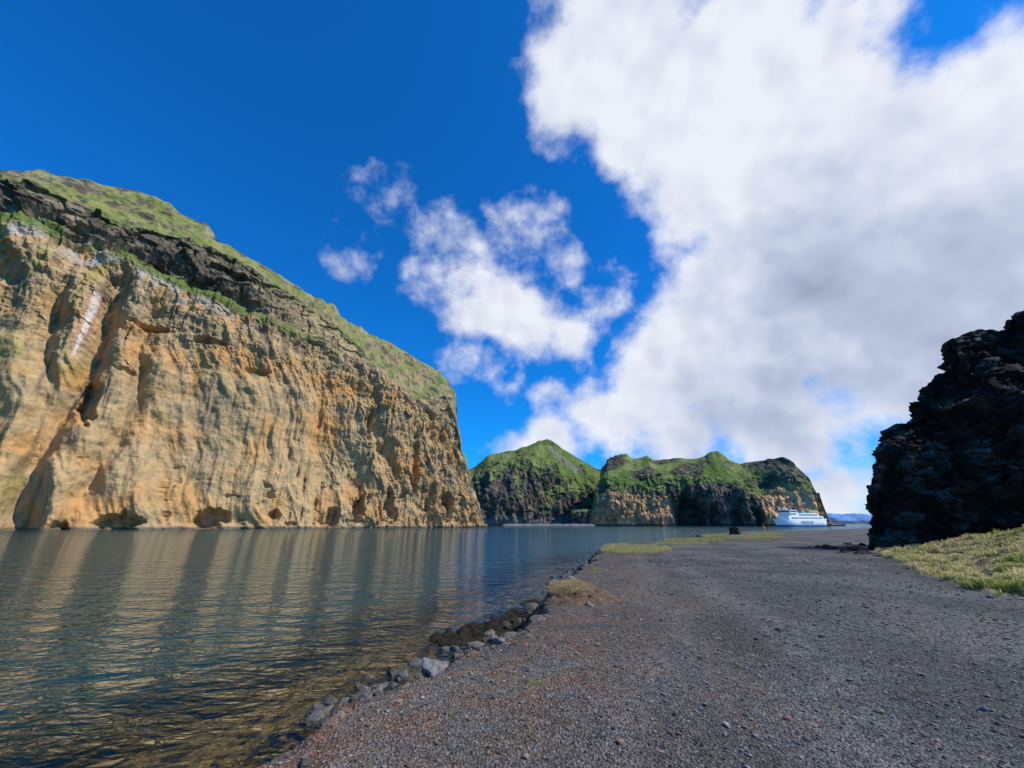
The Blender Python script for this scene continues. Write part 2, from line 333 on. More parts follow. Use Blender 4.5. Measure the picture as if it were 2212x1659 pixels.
# ================================================================= GROUND / PATH
edge_px=[(470,1680),(510,1659),(600,1625),(700,1562),(735,1522),(800,1492),(880,1467),(930,1442),(985,1412),(1050,1388),(1130,1352),(1180,1312),(1188,1275),(1240,1240),(1285,1202),(1305,1180),(1400,1170),(1480,1162),(1540,1154),(1572,1149),(1620,1147),(1700,1146),(1800,1143),(1880,1140),(2000,1139)]
land=[(-3.4,-60),(-3.2,0)]+[tuple(onz(x,y,ZP)) for x,y in edge_px]+[(900,250),(900,-60)]
gr_px=[(1885,1189),(1905,1198),(2000,1237),(2100,1270),(2212,1292),(2450,1345)]
grass_poly=[tuple(onz(x,y,ZP)) for x,y in gr_px]+[(12,-20),(80,-20),(80,40),(27,27)]
def sdist(x,y,poly):
    x=np.asarray(x,float);y=np.asarray(y,float); best=np.full(x.shape,1e18); ins=np.zeros(x.shape,bool)
    n=len(poly)
    for i in range(n):
        ax,ay=poly[i]; bx,by=poly[(i+1)%n]; vx,vy=bx-ax,by-ay
        t=np.clip(((x-ax)*vx+(y-ay)*vy)/(vx*vx+vy*vy+1e-12),0,1)
        best=np.minimum(best,(x-ax-t*vx)**2+(y-ay-t*vy)**2)
        if abs(vy)>1e-12:
            c=((ay>y)!=(by>y))&(x<(vx*(y-ay)/vy+ax)); ins^=c
    return np.where(ins,1,-1)*np.sqrt(best)
weed=[(*onz(x,y,.05),r) for x,y,r in [(975,1378,.7),(1015,1370,1.0),(1060,1354,1.0),(1095,1342,.9),(1125,1325,.9),(1150,1300,.7)]]
sod=onz(1238,1285,ZP)
def terrain(x,y,full=False):
    x=np.asarray(x,float).ravel();y=np.asarray(y,float).ravel(); r=np.hypot(x,y)
    p=np.stack([x,y,0*x],1)
    sd=sdist(x,y,land)
    w=np.clip(r/12,.35,3.)
    sd=sd+fbm(p/1.1,4,500)*.20*w*(r<200)+fbm(p/5,2,503)*.25*w*(r<200)
    h=np.interp(-sd,[0,.12,.4,.8,1.4,2.4,3.8,5.6,8,12,30,200],[ZP-.05,ZP-.3,.4,.08,-.12,-.28,-.48,-.95,-2.0,-4,-7,-12])
    hin=ZP-.06*np.exp(-np.clip(sd,0,9)/.25)+fbm(p/2.6,3,510)*.03*np.clip(sd,0,1)
    h=np.where(sd>0,hin,h)
    ll=(sd<.1)&(sd>-7)
    h=h+np.where(ll,fbm(p/.35,4,511)*.08+fbm(p/1.2,3,513)*.14*sm(-.5,-1.5,sd),0)
    h=np.where(sd<-1.3,np.minimum(h,-.05),h)
    for a,b,rr in weed:
        dd=np.hypot(x-a,y-b)+perlin(p/.5,519)*.35; h=np.where((sd<0)&(dd<rr*1.6),np.maximum(h,-.25+.32*sm(rr*1.5,rr*.3,dd)+fbm(p/.22,4,520)*.13),h)
    dd=np.hypot((x-sod[0]),(y-sod[1])/1.6)+perlin(p/.4,521)*.2; h=h+np.where(sd>-.1,.16*sm(1.0,.4,dd)+fbm(p/.2,3,522)*.05*sm(1.,.5,dd),0)
    g=sdist(x,y,grass_poly)+fbm(p/1.5,3,530)*.45
    h=h+sm(0,8,g)*(.55+1.0*sm(13,22,x))*(sd>0)+sm(0,.5,g)*(.05+fbm(p/.9,3,531)*.20)*(sd>0)
    h=h+np.where((r<60)&(sd>0),fbm(p/.12,3,512)*.009,0)
    h=np.where(r>300,np.where(sd<0,np.minimum(h,-3),h),h)
    if full: return h,sd,g
    return h
rad=np.concatenate([np.geomspace(1.0,420,560),np.geomspace(430,42000,26)]); ang=np.radians(np.linspace(-95,95,700))
RR,AA=np.meshgrid(rad,ang,indexing='ij'); X=(RR*np.sin(AA)).ravel(); Y=(RR*np.cos(AA)).ravel()
h,sd,g=terrain(X,Y,True)
pp=np.stack([X,Y,0*X],1)
b1=fbm(pp/3,4,540); b2=fbm(pp/.6,3,541)
c=mix([.078,.076,.072],[.128,.125,.117],sm(-.4,.5,b1))
wob=fbm(pp/6,2,547)*.3
trk=np.exp(-((sd-2.3+wob)/.30)**2)+np.exp(-((sd-3.9+wob)/.32)**2)
c=mix(c,[.19,.18,.165],trk*.5*sm(-.6,.3,b2)); 
mid=np.exp(-((sd-3.1+wob)/.35)**2); c=mix(c,[.060,.056,.050],mid*.5)
brown=sm(4.2,.3,sd)*sm(34,6,np.hypot(X,Y))
c=mix(c,[.145,.105,.076],np.clip(brown*.85+.45*sm(.0,.6,b1)*sm(10,2,sd),0,.9)*sm(-.7,.3,b2))
c=mix(c,[.16,.072,.040],sm(.15,.65,b2+.4*b1)*sm(3.4,.2,sd)*.55)
gp_=fbm(pp/.9,3,548); c=mix(c,mix([.30,.26,.12],[.13,.10,.06],sm(-.2,.3,gp_)),sm(.0,.3,g)*.9)
c=mix(c,[.085,.06,.035],sm(.0,-.15,sd))
c=mix(c,[.10,.05,.025],sm(-.02,-.2,sd)*sm(.2,.8,h)*.7)
ds=np.hypot(X-sod[0],(Y-sod[1])/1.5); c=mix(c,[.15,.09,.045],sm(1.2,.6,ds+.3*b2)*.9)
sw=mix([.15,.098,.040],[.032,.024,.011],sm(-.15,.25,fbm(pp/.5,4,545))); sw=mix(sw,[.22,.16,.065],sm(.15,.55,b1)*.6)
sw=mix(sw,[.022,.017,.010],sm(-.14,.0,h))
c=mix(c,sw,sm(.42,.2,h)*(sd<0))
F=grid_faces(len(rad),len(ang))
pathm=(sd>0)&(g<0.05)&(np.hypot(X,Y)<420)
fm=pathm[F].all(1)
V=np.stack([X,Y,h],1)
def sub(F):
    u,inv=np.unique(F.ravel(),return_inverse=True); return u,inv.reshape(F.shape)
gm1=attr_mat('black_gravel',6,.026,.68,1.32,voro=40,vstr=.55)
gm2=attr_mat('shore_ground',4,.04,.65,1.35,voro=14,vstr=.2)
u,Fp=sub(F[fm]); mesh_obj('gravel_path',V[u],Fp,c[u],True,gm1,{'kind':'structure','label':'dark volcanic gravel path curving along the water edge','category':'path'})
u,Fg=sub(F[~fm]); mesh_obj('ground',V[u],Fg,c[u],True,gm2,{'kind':'structure','label':'shore slope, seabed and turf bank ground','category':'ground'})
# ================================================================= WATER
rad=np.concatenate([np.geomspace(1.0,60,200),np.geomspace(63,45000,40)]); ang=np.radians(np.linspace(-100,100,320))
RR,AA=np.meshgrid(rad,ang,indexing='ij'); X=(RR*np.sin(AA)).ravel(); Y=(RR*np.cos(AA)).ravel()
hw=terrain(X,Y)
m,nt,b=newmat('sea_water'); L=nt.links
tc=N(nt,'ShaderNodeTexCoord'); at=N(nt,'ShaderNodeAttribute',attribute_name='depth')
def noise(scale,detail,st,rough=.5,rot=0):
    mp=N(nt,'ShaderNodeMapping'); mp.inputs['Scale'].default_value=st; mp.inputs['Rotation'].default_value=(0,0,rot); L.new(tc.outputs['Object'],mp.inputs[0])
    n=N(nt,'ShaderNodeTexNoise'); n.inputs['Scale'].default_value=scale; n.inputs['Detail'].default_value=detail; n.inputs['Roughness'].default_value=rough; n.inputs['Distortion'].default_value=.5
    L.new(mp.outputs[0],n.inputs['Vector']); return n.outputs['Fac']
na=noise(2.6,2,(1.1,2.0,1),.5,.35); nb=noise(.55,3,(1,1.7,1),.5,-.2)
m1=N(nt,'ShaderNodeMath',operation='MULTIPLY'); m1.inputs[1].default_value=.062; L.new(na,m1.inputs[0])
m2=N(nt,'ShaderNodeMath',operation='MULTIPLY_ADD'); m2.inputs[1].default_value=.24; L.new(nb,m2.inputs[0]); L.new(m1.outputs[0],m2.inputs[2])
bp=N(nt,'ShaderNodeBump'); bp.inputs['Distance'].default_value=1.0; bp.inputs['Strength'].default_value=1.; L.new(m2.outputs[0],bp.inputs['Height'])
body=N(nt,'ShaderNodeBsdfDiffuse'); body.inputs['Color'].default_value=(.007,.043,.048,1)
tr=N(nt,'ShaderNodeBsdfTransparent'); tr.inputs['Color'].default_value=(.87,.89,.74,1)
mr=N(nt,'ShaderNodeMapRange',interpolation_type='SMOOTHSTEP'); mr.inputs[1].default_value=.1; mr.inputs[2].default_value=1.8; mr.inputs[4].default_value=.98; L.new(at.outputs['Fac'],mr.inputs[0])
mx=N(nt,'ShaderNodeMixShader'); L.new(mr.outputs[0],mx.inputs[0]); L.new(tr.outputs[0],mx.inputs[1]); L.new(body.outputs[0],mx.inputs[2])
gl=N(nt,'ShaderNodeBsdfGlossy'); gl.inputs['Color'].default_value=(.85,.93,1,1); gl.inputs['Roughness'].default_value=.03; L.new(bp.outputs[0],gl.inputs['Normal'])
fr=N(nt,'ShaderNodeFresnel'); fr.inputs['IOR'].default_value=1.333; L.new(bp.outputs[0],fr.inputs['Normal'])
mx2=N(nt,'ShaderNodeMixShader'); L.new(fr.outputs[0],mx2.inputs[0]); L.new(mx.outputs[0],mx2.inputs[1]); L.new(gl.outputs[0],mx2.inputs[2])
L.new(mx2.outputs[0],nt.nodes['Material Output'].inputs['Surface'])
o=mesh_obj('water',np.stack([X,Y,0*X],1),grid_faces(len(rad),len(ang)),None,True,m,{'kind':'structure','label':'calm rippled sea inlet between cliffs and path','category':'water'},{'depth':-hw})
# ================================================================= STONES
def hit(x,y):
    d=ray(x,y); t=np.geomspace(1.5,400,2000); px=d[0]*t;py=d[1]*t;pz=EYE+d[2]*t
    hh=np.maximum(terrain(px,py),0.0); i=np.argmax(pz<hh); return px[i],py[i],hh[i]
import bmesh
def ico(sub):
    bm=bmesh.new(); bmesh.ops.create_icosphere(bm,subdivisions=sub,radius=1); V=np.array([v.co[:] for v in bm.verts]); F=np.array([[v.index for v in f.verts] for f in bm.faces]); bm.free(); return V,F
IV,IF=ico(4)
bmat=attr_mat('grey_basalt_boulder',9,.02,.6,1.35)
def boulder(name,x,y,wpx,seed,col=(.20,.20,.205),flat=.7,props=None,tall=None):
    px,py,pz=hit(x,y); w=wpx*K/FP*py/1.1/2
    rr=np.random.default_rng(seed)
    p=IV.copy(); dd=np.full(len(p),1.25)
    for k in range(11):
        nrm=rr.normal(size=3); nrm/=np.linalg.norm(nrm); off=rr.uniform(.62,.95); cs=p@nrm
        dd=np.where(cs>.05,np.minimum(dd,off/np.maximum(cs,.05)),dd)
    dd=dd*(1+fbm(p*2.2+seed,4,610)*.10)+fbm(p*7+seed,2,611)*.015
    q=p*dd[:,None]
    q=q*np.array([w*rr.uniform(.95,1.2),w*rr.uniform(.7,1.0),w*(tall or flat)*rr.uniform(.8,1.1)])
    a=rr.uniform(-.8,.8); R=np.array(Matrix.Rotation(a,3,'Z')@Matrix.Rotation(rr.uniform(-.35,.35),3,'X')); q=q@R.T
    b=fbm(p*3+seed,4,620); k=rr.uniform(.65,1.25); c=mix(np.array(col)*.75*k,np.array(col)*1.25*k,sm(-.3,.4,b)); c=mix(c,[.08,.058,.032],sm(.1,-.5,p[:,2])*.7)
    o=mesh_obj(name,q,IF,c,False,bmat,props); o.location=(px,py,pz+w*(-.2 if not tall else .3)); return o
B=[(940,1447,66),(988,1418,30),(1030,1392,36),(1052,1384,24),(1078,1388,30),(1100,1372,36),(1130,1378,36),(1152,1318,40),(1162,1338,28),(1138,1326,26),(1174,1306,22),(1200,1262,32),(1218,1256,24),(1236,1250,20),(1248,1240,16),(785,1496,34),(748,1518,28),(850,1478,24),(1036,1402,20),(1062,1400,20),(1090,1352,24),(700,1562,28),(1118,1340,22),(1180,1330,18),(1205,1285,16),(905,1462,18),(1262,1222,16),(1278,1210,14),(1010,1408,18),(1275,1308,22),(660,1652,40),(820,1486,20),(765,1508,18),(725,1535,22),(960,1432,18),(1150,1352,22),(1110,1392,16),(1195,1248,18),(1225,1242,14),(1142,1362,16)]
rb=random.Random(4)
ex=[(e[0],e[1]) for e in edge_px]
for k in range(44):
    t=rb.uniform(680,1290); 
    for (x0,y0),(x1,y1) in zip(ex[:-1],ex[1:]):
        if x0<=t<=x1 and x1>x0: yy=y0+(y1-y0)*(t-x0)/(x1-x0); break
    sc=max(.25,(yy-1131)/250)
    B.append((t-rb.uniform(-8,30)*sc,yy-rb.uniform(-8,18)*sc,rb.uniform(11,24)*sc+3))
for i,(x,y,w) in enumerate(B):
    light=i==0
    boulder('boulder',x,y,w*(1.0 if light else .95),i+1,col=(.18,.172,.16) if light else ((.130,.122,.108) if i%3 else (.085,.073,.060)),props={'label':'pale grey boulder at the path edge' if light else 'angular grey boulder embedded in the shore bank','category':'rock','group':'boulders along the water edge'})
boulder('lava_boulder',1590,1154,32,77,col=(.05,.048,.05),tall=1.0,props={'label':'dark pointed lava boulder on the gravel shore','category':'rock'})
boulder('lava_boulder',1512,1160,12,78,col=(.07,.07,.07),props={'label':'small dark rock on grassy shore edge','category':'rock'})
for i,(x,y,w_) in enumerate([(1800,1186,34),(1845,1190,44),(1770,1183,20),(1822,1194,20),(1868,1196,34),(1786,1180,16),(1858,1178,30),(1900,1202,24),(1830,1176,16),(1752,1181,12)]):
    boulder('lava_boulder',x,y,w_*1.15,79+i*3,col=(.035,.033,.032),flat=.6,props={'label':'low black lava rock at the outcrop foot','category':'rock','group':'lava rubble beside the path'})
boulder('lava_boulder',2125,1245,50,181,col=(.035,.035,.033),flat=.7,props={'label':'black lava rock lying in yellow grass','category':'rock'})
V0,F0=ico(1); 
def scatter(n,rmin,rmax,seed,smin,smax,name,a0=-42,a1=56,pw=2.5,zo=.12):
    r=np.random.default_rng(seed); rd=np.exp(r.uniform(math.log(rmin),math.log(rmax),n)); an=np.radians(r.uniform(a0,a1,n))
    x=rd*np.sin(an);y=rd*np.cos(an); hh,sd,g=terrain(x,y,True)
    k=(sd>-.25)&(g<.1)&(hh>.1); x,y,hh,rd,sd=x[k],y[k],hh[k],rd[k],sd[k]; n=len(x)
    s=smin*(smax/smin)**(r.uniform(0,1,n)**pw)*np.clip((rd/5)**.6,.7,2.4)
    sc=r.uniform(.55,1.15,(n,1,3))*np.array([1,1,.55])
    v=V0[None]*sc*(1+r.uniform(-.22,.22,(n,len(V0),1)))
    th=r.uniform(0,6.28,n); c_,s_=np.cos(th)[:,None],np.sin(th)[:,None]
    vx=v[...,0]*c_-v[...,1]*s_; vy=v[...,0]*s_+v[...,1]*c_
    tl=r.uniform(-.3,.3,n)[:,None]; vz=v[...,2]+tl*vx
    vv=np.stack([vx*s[:,None]+x[:,None],vy*s[:,None]+y[:,None],vz*s[:,None]+hh[:,None]+s[:,None]*zo],-1)
    FF=(F0[None]+(np.arange(n)*len(V0))[:,None,None]).reshape(-1,3)
    br=r.uniform(.55,1.8,n)*.115; cc=np.stack([br,br*.975,br*.93],1)
    k=r.uniform(0,1,n); cc[k<.10]*=np.array([1.35,1.0,.75]); cc[k>.98]*=1.7; red=(k>.12)&(k<.135); cc[red]*=np.array([1.8,.8,.65])
    nb=(r.uniform(0,1,n)<.5*sm(3.6,.5,sd)); cc[nb]*=np.array([1.28,1.0,.80])
    return vv.reshape(-1,3),FF,np.repeat(cc,len(V0),0)
smat=attr_mat('gravel_stone',30,0,.8,1.2,detail=2)
A_=scatter(88000,2.2,30,11,.006,.024,'gravel',pw=3.0); B_=scatter(700,2.4,24,12,.018,.042,'gravel',pw=1.6,zo=.25)
mesh_obj('gravel',np.concatenate([A_[0],B_[0]]),np.concatenate([A_[1],B_[1]+len(A_[0])]),np.concatenate([A_[2],B_[2]]),False,smat,{'kind':'stuff','label':'loose dark volcanic gravel scattered over the path','category':'gravel'})
# ================================================================= GRASS
def blades(xy,hh,hgt,cols,seed,name,label,lean=.6,width=.006):
    r=np.random.default_rng(seed); n=len(xy); a=r.uniform(0,6.28,n); H=hgt*r.uniform(.5,1.2,n)
    le=r.uniform(.15,1,n)*lean*H; dx,dy=np.cos(a)*le,np.sin(a)*le; rd=np.hypot(xy[:,0],xy[:,1])
    w=width*np.clip(rd/6,1,8)*r.uniform(.7,1.3,n); b=a+r.uniform(-1.5,1.5,n); wx,wy=-np.sin(b)*w,np.cos(b)*w
    x,y=xy[:,0],xy[:,1]; z=hh-.02
    v=np.stack([np.stack([x-wx,y-wy,z],1),np.stack([x+wx,y+wy,z],1),
      np.stack([x+dx*.35+wx*.8,y+dy*.35+wy*.8,z+H*.6],1),np.stack([x+dx*.35-wx*.8,y+dy*.35-wy*.8,z+H*.6],1),
      np.stack([x+dx+wx*.15,y+dy+wy*.15,z+H*(1-.35*lean)],1),np.stack([x+dx-wx*.15,y+dy-wy*.15,z+H*(1-.35*lean)],1)],1)
    i=(np.arange(n)*6)[:,None]; F=np.concatenate([i+np.array([0,1,2,3]),i+np.array([3,2,4,5])])
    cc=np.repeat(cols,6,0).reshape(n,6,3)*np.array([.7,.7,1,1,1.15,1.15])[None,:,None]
    return mesh_obj(name,v.reshape(-1,3),F,np.clip(cc.reshape(-1,3),0,.8),False,gmat,{'kind':'stuff','label':label,'category':'grass'})
gmat,nt,b=newmat('dry_grass_blade'); L=nt.links
at=N(nt,'ShaderNodeAttribute',attribute_name='Col'); df=N(nt,'ShaderNodeBsdfDiffuse'); tl=N(nt,'ShaderNodeBsdfTranslucent'); ms=N(nt,'ShaderNodeMixShader'); ms.inputs[0].default_value=.4
nz_=N(nt,'ShaderNodeTexNoise'); nz_.inputs['Scale'].default_value=3; mrg=N(nt,'ShaderNodeMapRange'); mrg.inputs[3].default_value=.75; mrg.inputs[4].default_value=1.25; L.new(nz_.outputs['Fac'],mrg.inputs[0])
vmg=N(nt,'ShaderNodeVectorMath',operation='SCALE'); L.new(at.outputs['Color'],vmg.inputs[0]); L.new(mrg.outputs[0],vmg.inputs['Scale'])
L.new(vmg.outputs[0],df.inputs[0]); L.new(vmg.outputs[0],tl.inputs[0]); L.new(df.outputs[0],ms.inputs[1]); L.new(tl.outputs[0],ms.inputs[2]); L.new(ms.outputs[0],nt.nodes['Material Output'].inputs['Surface'])
def gcol(n,seed,green=.5):
    r=np.random.default_rng(seed)
    if green==0: return mix([.58,.48,.28],[.40,.28,.14],r.uniform(0,1,n))
    t=np.clip(r.normal(green,.3,n),0,1); return mix([.56,.48,.23],[.30,.36,.08],t)
def ell(cx,cy,rx,ry,n,seed):
    r=np.random.default_rng(seed); a=r.uniform(0,6.28,n); q=np.sqrt(r.uniform(0,1,n)); pts=[onz(cx+rx*np.cos(t)*k,cy+ry*np.sin(t)*k,ZP) for t,k in zip(a,q)]
    return np.array(pts)
XY=[];HG=[];CL=[]
for i,(cx,cy,rx,ry,n,hg,gr) in enumerate([(1375,1188,78,9,5200,.26,.2),(1330,1182,30,9,1500,.35,.2),(1500,1168,65,3.5,1600,.3,.35),(1610,1162,90,3.5,2200,.3,.4),(1470,1174,60,3,900,.2,.3),(1655,1156,40,3,900,.5,.4),(1545,1159,30,3,700,.45,.4),
   (1225,1272,36,12,3800,.16,0),(1258,1266,22,5,300,.13,.7),(1210,1288,24,10,2200,.20,0),(1250,1290,32,9,1400,.12,0),(1152,1474,16,5,150,.045,.8),(1345,1243,10,2,90,.06,.8),(1430,1279,18,2.5,120,.05,.7),(1465,1270,7,2,50,.05,.7),(1345,1272,16,2,80,.05,.6),(1535,1232,8,1.5,40,.05,.7),(2135,1325,9,2,60,.05,.7),(1290,1230,12,3,200,.1,.5)]):
    q=ell(cx,cy,rx,ry,n,i+900); XY.append(q);HG.append(np.full(n,hg));CL.append(gcol(n,i+50,gr))
XY=np.concatenate(XY);HG=np.concatenate(HG);CL=np.concatenate(CL); hh=terrain(XY[:,0],XY[:,1]); k=hh>.5
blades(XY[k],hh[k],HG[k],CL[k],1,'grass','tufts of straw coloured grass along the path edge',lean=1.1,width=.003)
r=np.random.default_rng(5); n=230000; rd=np.exp(r.uniform(math.log(8),math.log(40),n)); an=np.radians(r.uniform(35,62,n)); x=rd*np.sin(an);y=rd*np.cos(an)
hh,sd,g=terrain(x,y,True); pn=np.stack([x,y,0*x],1); cl=fbm(pn/.8,3,700); cl2=fbm(pn/2.2,3,701)
k=(g>-.1)&(g<11)&(r.uniform(0,1,n)<.03+.8*sm(-.08,.28,cl)); x,y,hh,cl,cl2,g=x[k],y[k],hh[k],cl[k],cl2[k],g[k]
cc=mix([.66,.57,.30],[.34,.38,.10],np.clip(.32+cl2*1.3+r.normal(0,.22,len(x)),0,1))
blades(np.stack([x,y],1),hh,.07+.28*sm(-.1,.4,cl),cc,2,'grass','yellow green grass bank below the black lava',lean=1.0,width=.005)
# ================================================================= BREAKWATER, MARKER
def box(bm,x0,x1,y0,y1,z0,z1,tx=0):
    vs=[bm.verts.new(c) for c in [(x0,y0,z0),(x1,y0,z0),(x1,y1,z0),(x0,y1,z0),(x0+tx,y0+tx,z1),(x1-tx,y0+tx,z1),(x1-tx,y1-tx,z1),(x0+tx,y1-tx,z1)]]
    for f in [(3,2,1,0),(4,5,6,7),(0,1,5,4),(1,2,6,5),(2,3,7,6),(3,0,4,7)]: bm.faces.new([vs[i] for i in f])
def bobj(name,fn,mat,parent=None,bev=0,props=None,loc=None,rot=None,smooth=False):
    bm=bmesh.new(); fn(bm)
    if bev: bmesh.ops.bevel(bm,geom=bm.edges[:],offset=bev,segments=2,affect='EDGES',profile=.6)
    bmesh.ops.recalc_face_normals(bm,faces=bm.faces[:])
    me=bpy.data.meshes.new(name); bm.to_mesh(me); bm.free(); me.materials.append(mat)
    if smooth:
        for p_ in me.polygons: p_.use_smooth=True
    o=bpy.data.objects.new(name,me); scene.collection.objects.link(o)
    if parent: o.parent=parent
    if loc: o.location=loc
    if rot: o.rotation_euler=rot
    for k_,v_ in (props or {}).items(): o[k_]=v_
    return o
xs=np.linspace(-16,114,520); vs=np.linspace(-1,1,13)
XX,VV=np.meshgrid(xs,vs,indexing='ij'); XX=XX.ravel();VV=VV.ravel(); pq=np.stack([XX,VV*6,0*XX],1)
endf=sm(-16,-8,XX)*sm(114,104,XX); cv,ct,_=cells(pq/1.6,801)
ZZ=-1.5+endf*(3.2*(1-VV**2)+.3)+(cv*.35+ct*.5)
bmc=mix([.13,.125,.115],[.26,.25,.23],sm(-.3,.3,cv))
o=mesh_obj('breakwater',np.stack([XX,VV*5+cv*.2,ZZ],1),grid_faces(len(xs),len(vs))[:,::-1],bmc,False,bmat,{'label':'long low rubble breakwater at the harbour mouth','category':'breakwater'}); o.location=(0,560,0); o.rotation_euler=(0,0,-.02)
org=plain('orange_paint',(.75,.16,.03),.6,.1)
px=ray(1648,1131)
def cyl(bm,r1,r2,z0,z1,seg=16,cx=0,cy=0):
    M=Matrix.Translation((cx,cy,(z0+z1)/2)); bmesh.ops.create_cone(bm,cap_ends=True,segments=seg,radius1=r1,radius2=r2,depth=z1-z0,matrix=M)
def buoy(bm): cyl(bm,.75,.75,-.4,.5); cyl(bm,.55,.12,.5,2.0); cyl(bm,.08,.08,1.9,2.6,8); cyl(bm,.28,.28,2.5,2.9,10)
bobj('navigation_buoy',buoy,org,None,0,{'label':'small orange navigation buoy floating near the gravel point','category':'buoy'},loc=(px[0]/px[1]*240,240,0))
# ================================================================= FERRY
FE=bpy.data.objects.new('passenger_ferry',None); scene.collection.objects.link(FE)
FE['label']='white passenger car ferry with green and blue hull stripes sailing out'; FE['category']='ferry'
rx=ray(1723,1131); FY=370; FE.location=(rx[0]/rx[1]*FY,FY,0); FE.rotation_euler=(0,0,math.radians(180+18)); FE.scale=(.94,.85,.95)
white=plain('white_ship_paint',(.88,.87,.84),.35,.04,.3); blue=plain('blue_ship_paint',(.02,.09,.36),.35,.1,.3); green=plain('green_ship_paint',(.10,.42,.22),.4,.1,.3); glass=plain('dark_ship_glass',(.02,.03,.04),.12,.1,1); grey=plain('grey_ship_steel',(.35,.36,.38),.5,.15,1)
def hullprof(x,z):
    bowend=29.5*(.86+.14*min(1,max(0,z)/6.5)); 
    w=7.4
    if x>8: w*=max(0,1-((x-8)/(bowend-8))**2.2) if x<bowend else 0
    if x<-24: w*=1-.18*((-24-x)/6)**2
    return w*(.80+.20*min(1,max(0,z+1.5)/5))
def hull_band(z0,z1,off=0,nz=5,cap=False):
    def f(bm):
        xs_=np.concatenate([np.linspace(-30,8,16),np.linspace(9.5,29.5,26)]); rows=[]
        for z in np.linspace(z0,z1,nz):
            be=29.5*(.86+.14*min(1,max(0,z)/6.5)); L=[]
            for x in xs_:
                xx=x if x<8 else 8+(x-8)*(be-8)/21.5
                L.append((xx,max(hullprof(xx,z),.02)+off,z+ (1.0*max(0,(x-14)/15)**2 if z>3 else 0)))
            ring=[(a,-b,c) for a,b,c in L]+[(a,b,c) for a,b,c in L[::-1]]
            rows.append([bm.verts.new(q) for q in ring])
        n=len(rows[0])
        for a,b in zip(rows[:-1],rows[1:]):
            for i in range(n): bm.faces.new([a[i],a[(i+1)%n],b[(i+1)%n],b[i]])
        if cap: bm.faces.new(rows[-1]); bm.faces.new(rows[0][::-1])
    return f
bobj('hull',hull_band(-1.5,6.0,0,9,cap=True),white,FE)
bobj('hull_stripe',hull_band(-.3,1.25,.05,3),blue,FE)
bobj('hull_stripe',hull_band(1.25,1.75,.05,2),green,FE)
bobj('bulwark',lambda bm:box(bm,-29.5,8,-7.3,-7.1,6.0,7.0),white,FE)
bobj('bulwark',lambda bm:box(bm,-29.5,8,7.1,7.3,6.0,7.0),white,FE)
bobj('superstructure',lambda bm:(box(bm,-27,17,-6.6,6.6,6.0,9.2,.15)),white,FE,.12)
bobj('upper_deck',lambda bm:(box(bm,-22,14,-6.0,6.0,9.2,11.7,.2)),white,FE,.12)
bobj('bridge',lambda bm:(box(bm,5,14.5,-7.0,7.0,11.7,14.4,.35)),white,FE,.15)
bobj('bridge_window',lambda bm:box(bm,14.1,14.62,-6.4,6.4,12.7,13.8,.0),glass,FE)
bobj('bridge_window',lambda bm:box(bm,6,13.7,-6.98,-6.6,12.7,13.8),glass,FE)
bobj('bridge_window',lambda bm:box(bm,6,13.7,6.6,6.98,12.7,13.8),glass,FE)
bobj('mast',lambda bm:(cyl(bm,.35,.15,14.4,19.5,10,8,0),box(bm,7.8,8.2,-2,2,16.6,16.9),box(bm,7,9.4,-.3,.3,17.6,17.9),cyl(bm,.6,.6,15.6,16.4,12,8.6,0)),grey,FE)
bobj('funnel',lambda bm:box(bm,-16,-12,-4.6,-2.4,11.7,14.2,.25),green,FE,.1)
bobj('funnel',lambda bm:box(bm,-16,-12,2.4,4.6,11.7,14.2,.25),green,FE,.1)
wm=None
for side in (-1,1):
    for z,xs,y in ((7.4,np.arange(-24,15,2.6),6.62),(10.2,np.arange(-19,4,2.6),6.0)):
        for x in xs:
            if wm is None:
                o=bobj('window',lambda bm:box(bm,-.9,.9,-.1,.1,-.6,.6),glass,FE,.05); wm=o.data
            else:
                o=bpy.data.objects.new('window',wm); scene.collection.objects.link(o); o.parent=FE
            o.location=(x,side*y,z)
def rail(s_):
    def f(bm):
        for z in (12.3,12.8): box(bm,-22,5,s_*5.9-.04,s_*5.9+.04,z,z+.07)
        for x in np.arange(-22,5.1,1.5): box(bm,x-.03,x+.03,s_*5.9-.03,s_*5.9+.03,11.7,12.8)
    return f
bobj('railing',rail(-1),grey,FE); bobj('railing',rail(1),grey,FE)
cu=bpy.data.curves.new('lettering','FONT'); cu.body='HERJÓLFUR'; cu.size=3.0; cu.extrude=.03
to=bpy.data.objects.new('tmp',cu); scene.collection.objects.link(to); bpy.context.view_layer.update()
me=bpy.data.meshes.new_from_object(to.evaluated_get(bpy.context.evaluated_depsgraph_get())); bpy.data.objects.remove(to)
me.materials.clear(); me.materials.append(blue)
lt=bpy.data.objects.new('ship_lettering',me); scene.collection.objects.link(lt); lt.parent=FE; lt.location=(4,7.46,2.9); lt.rotation_euler=(math.radians(90),0,math.radians(180))
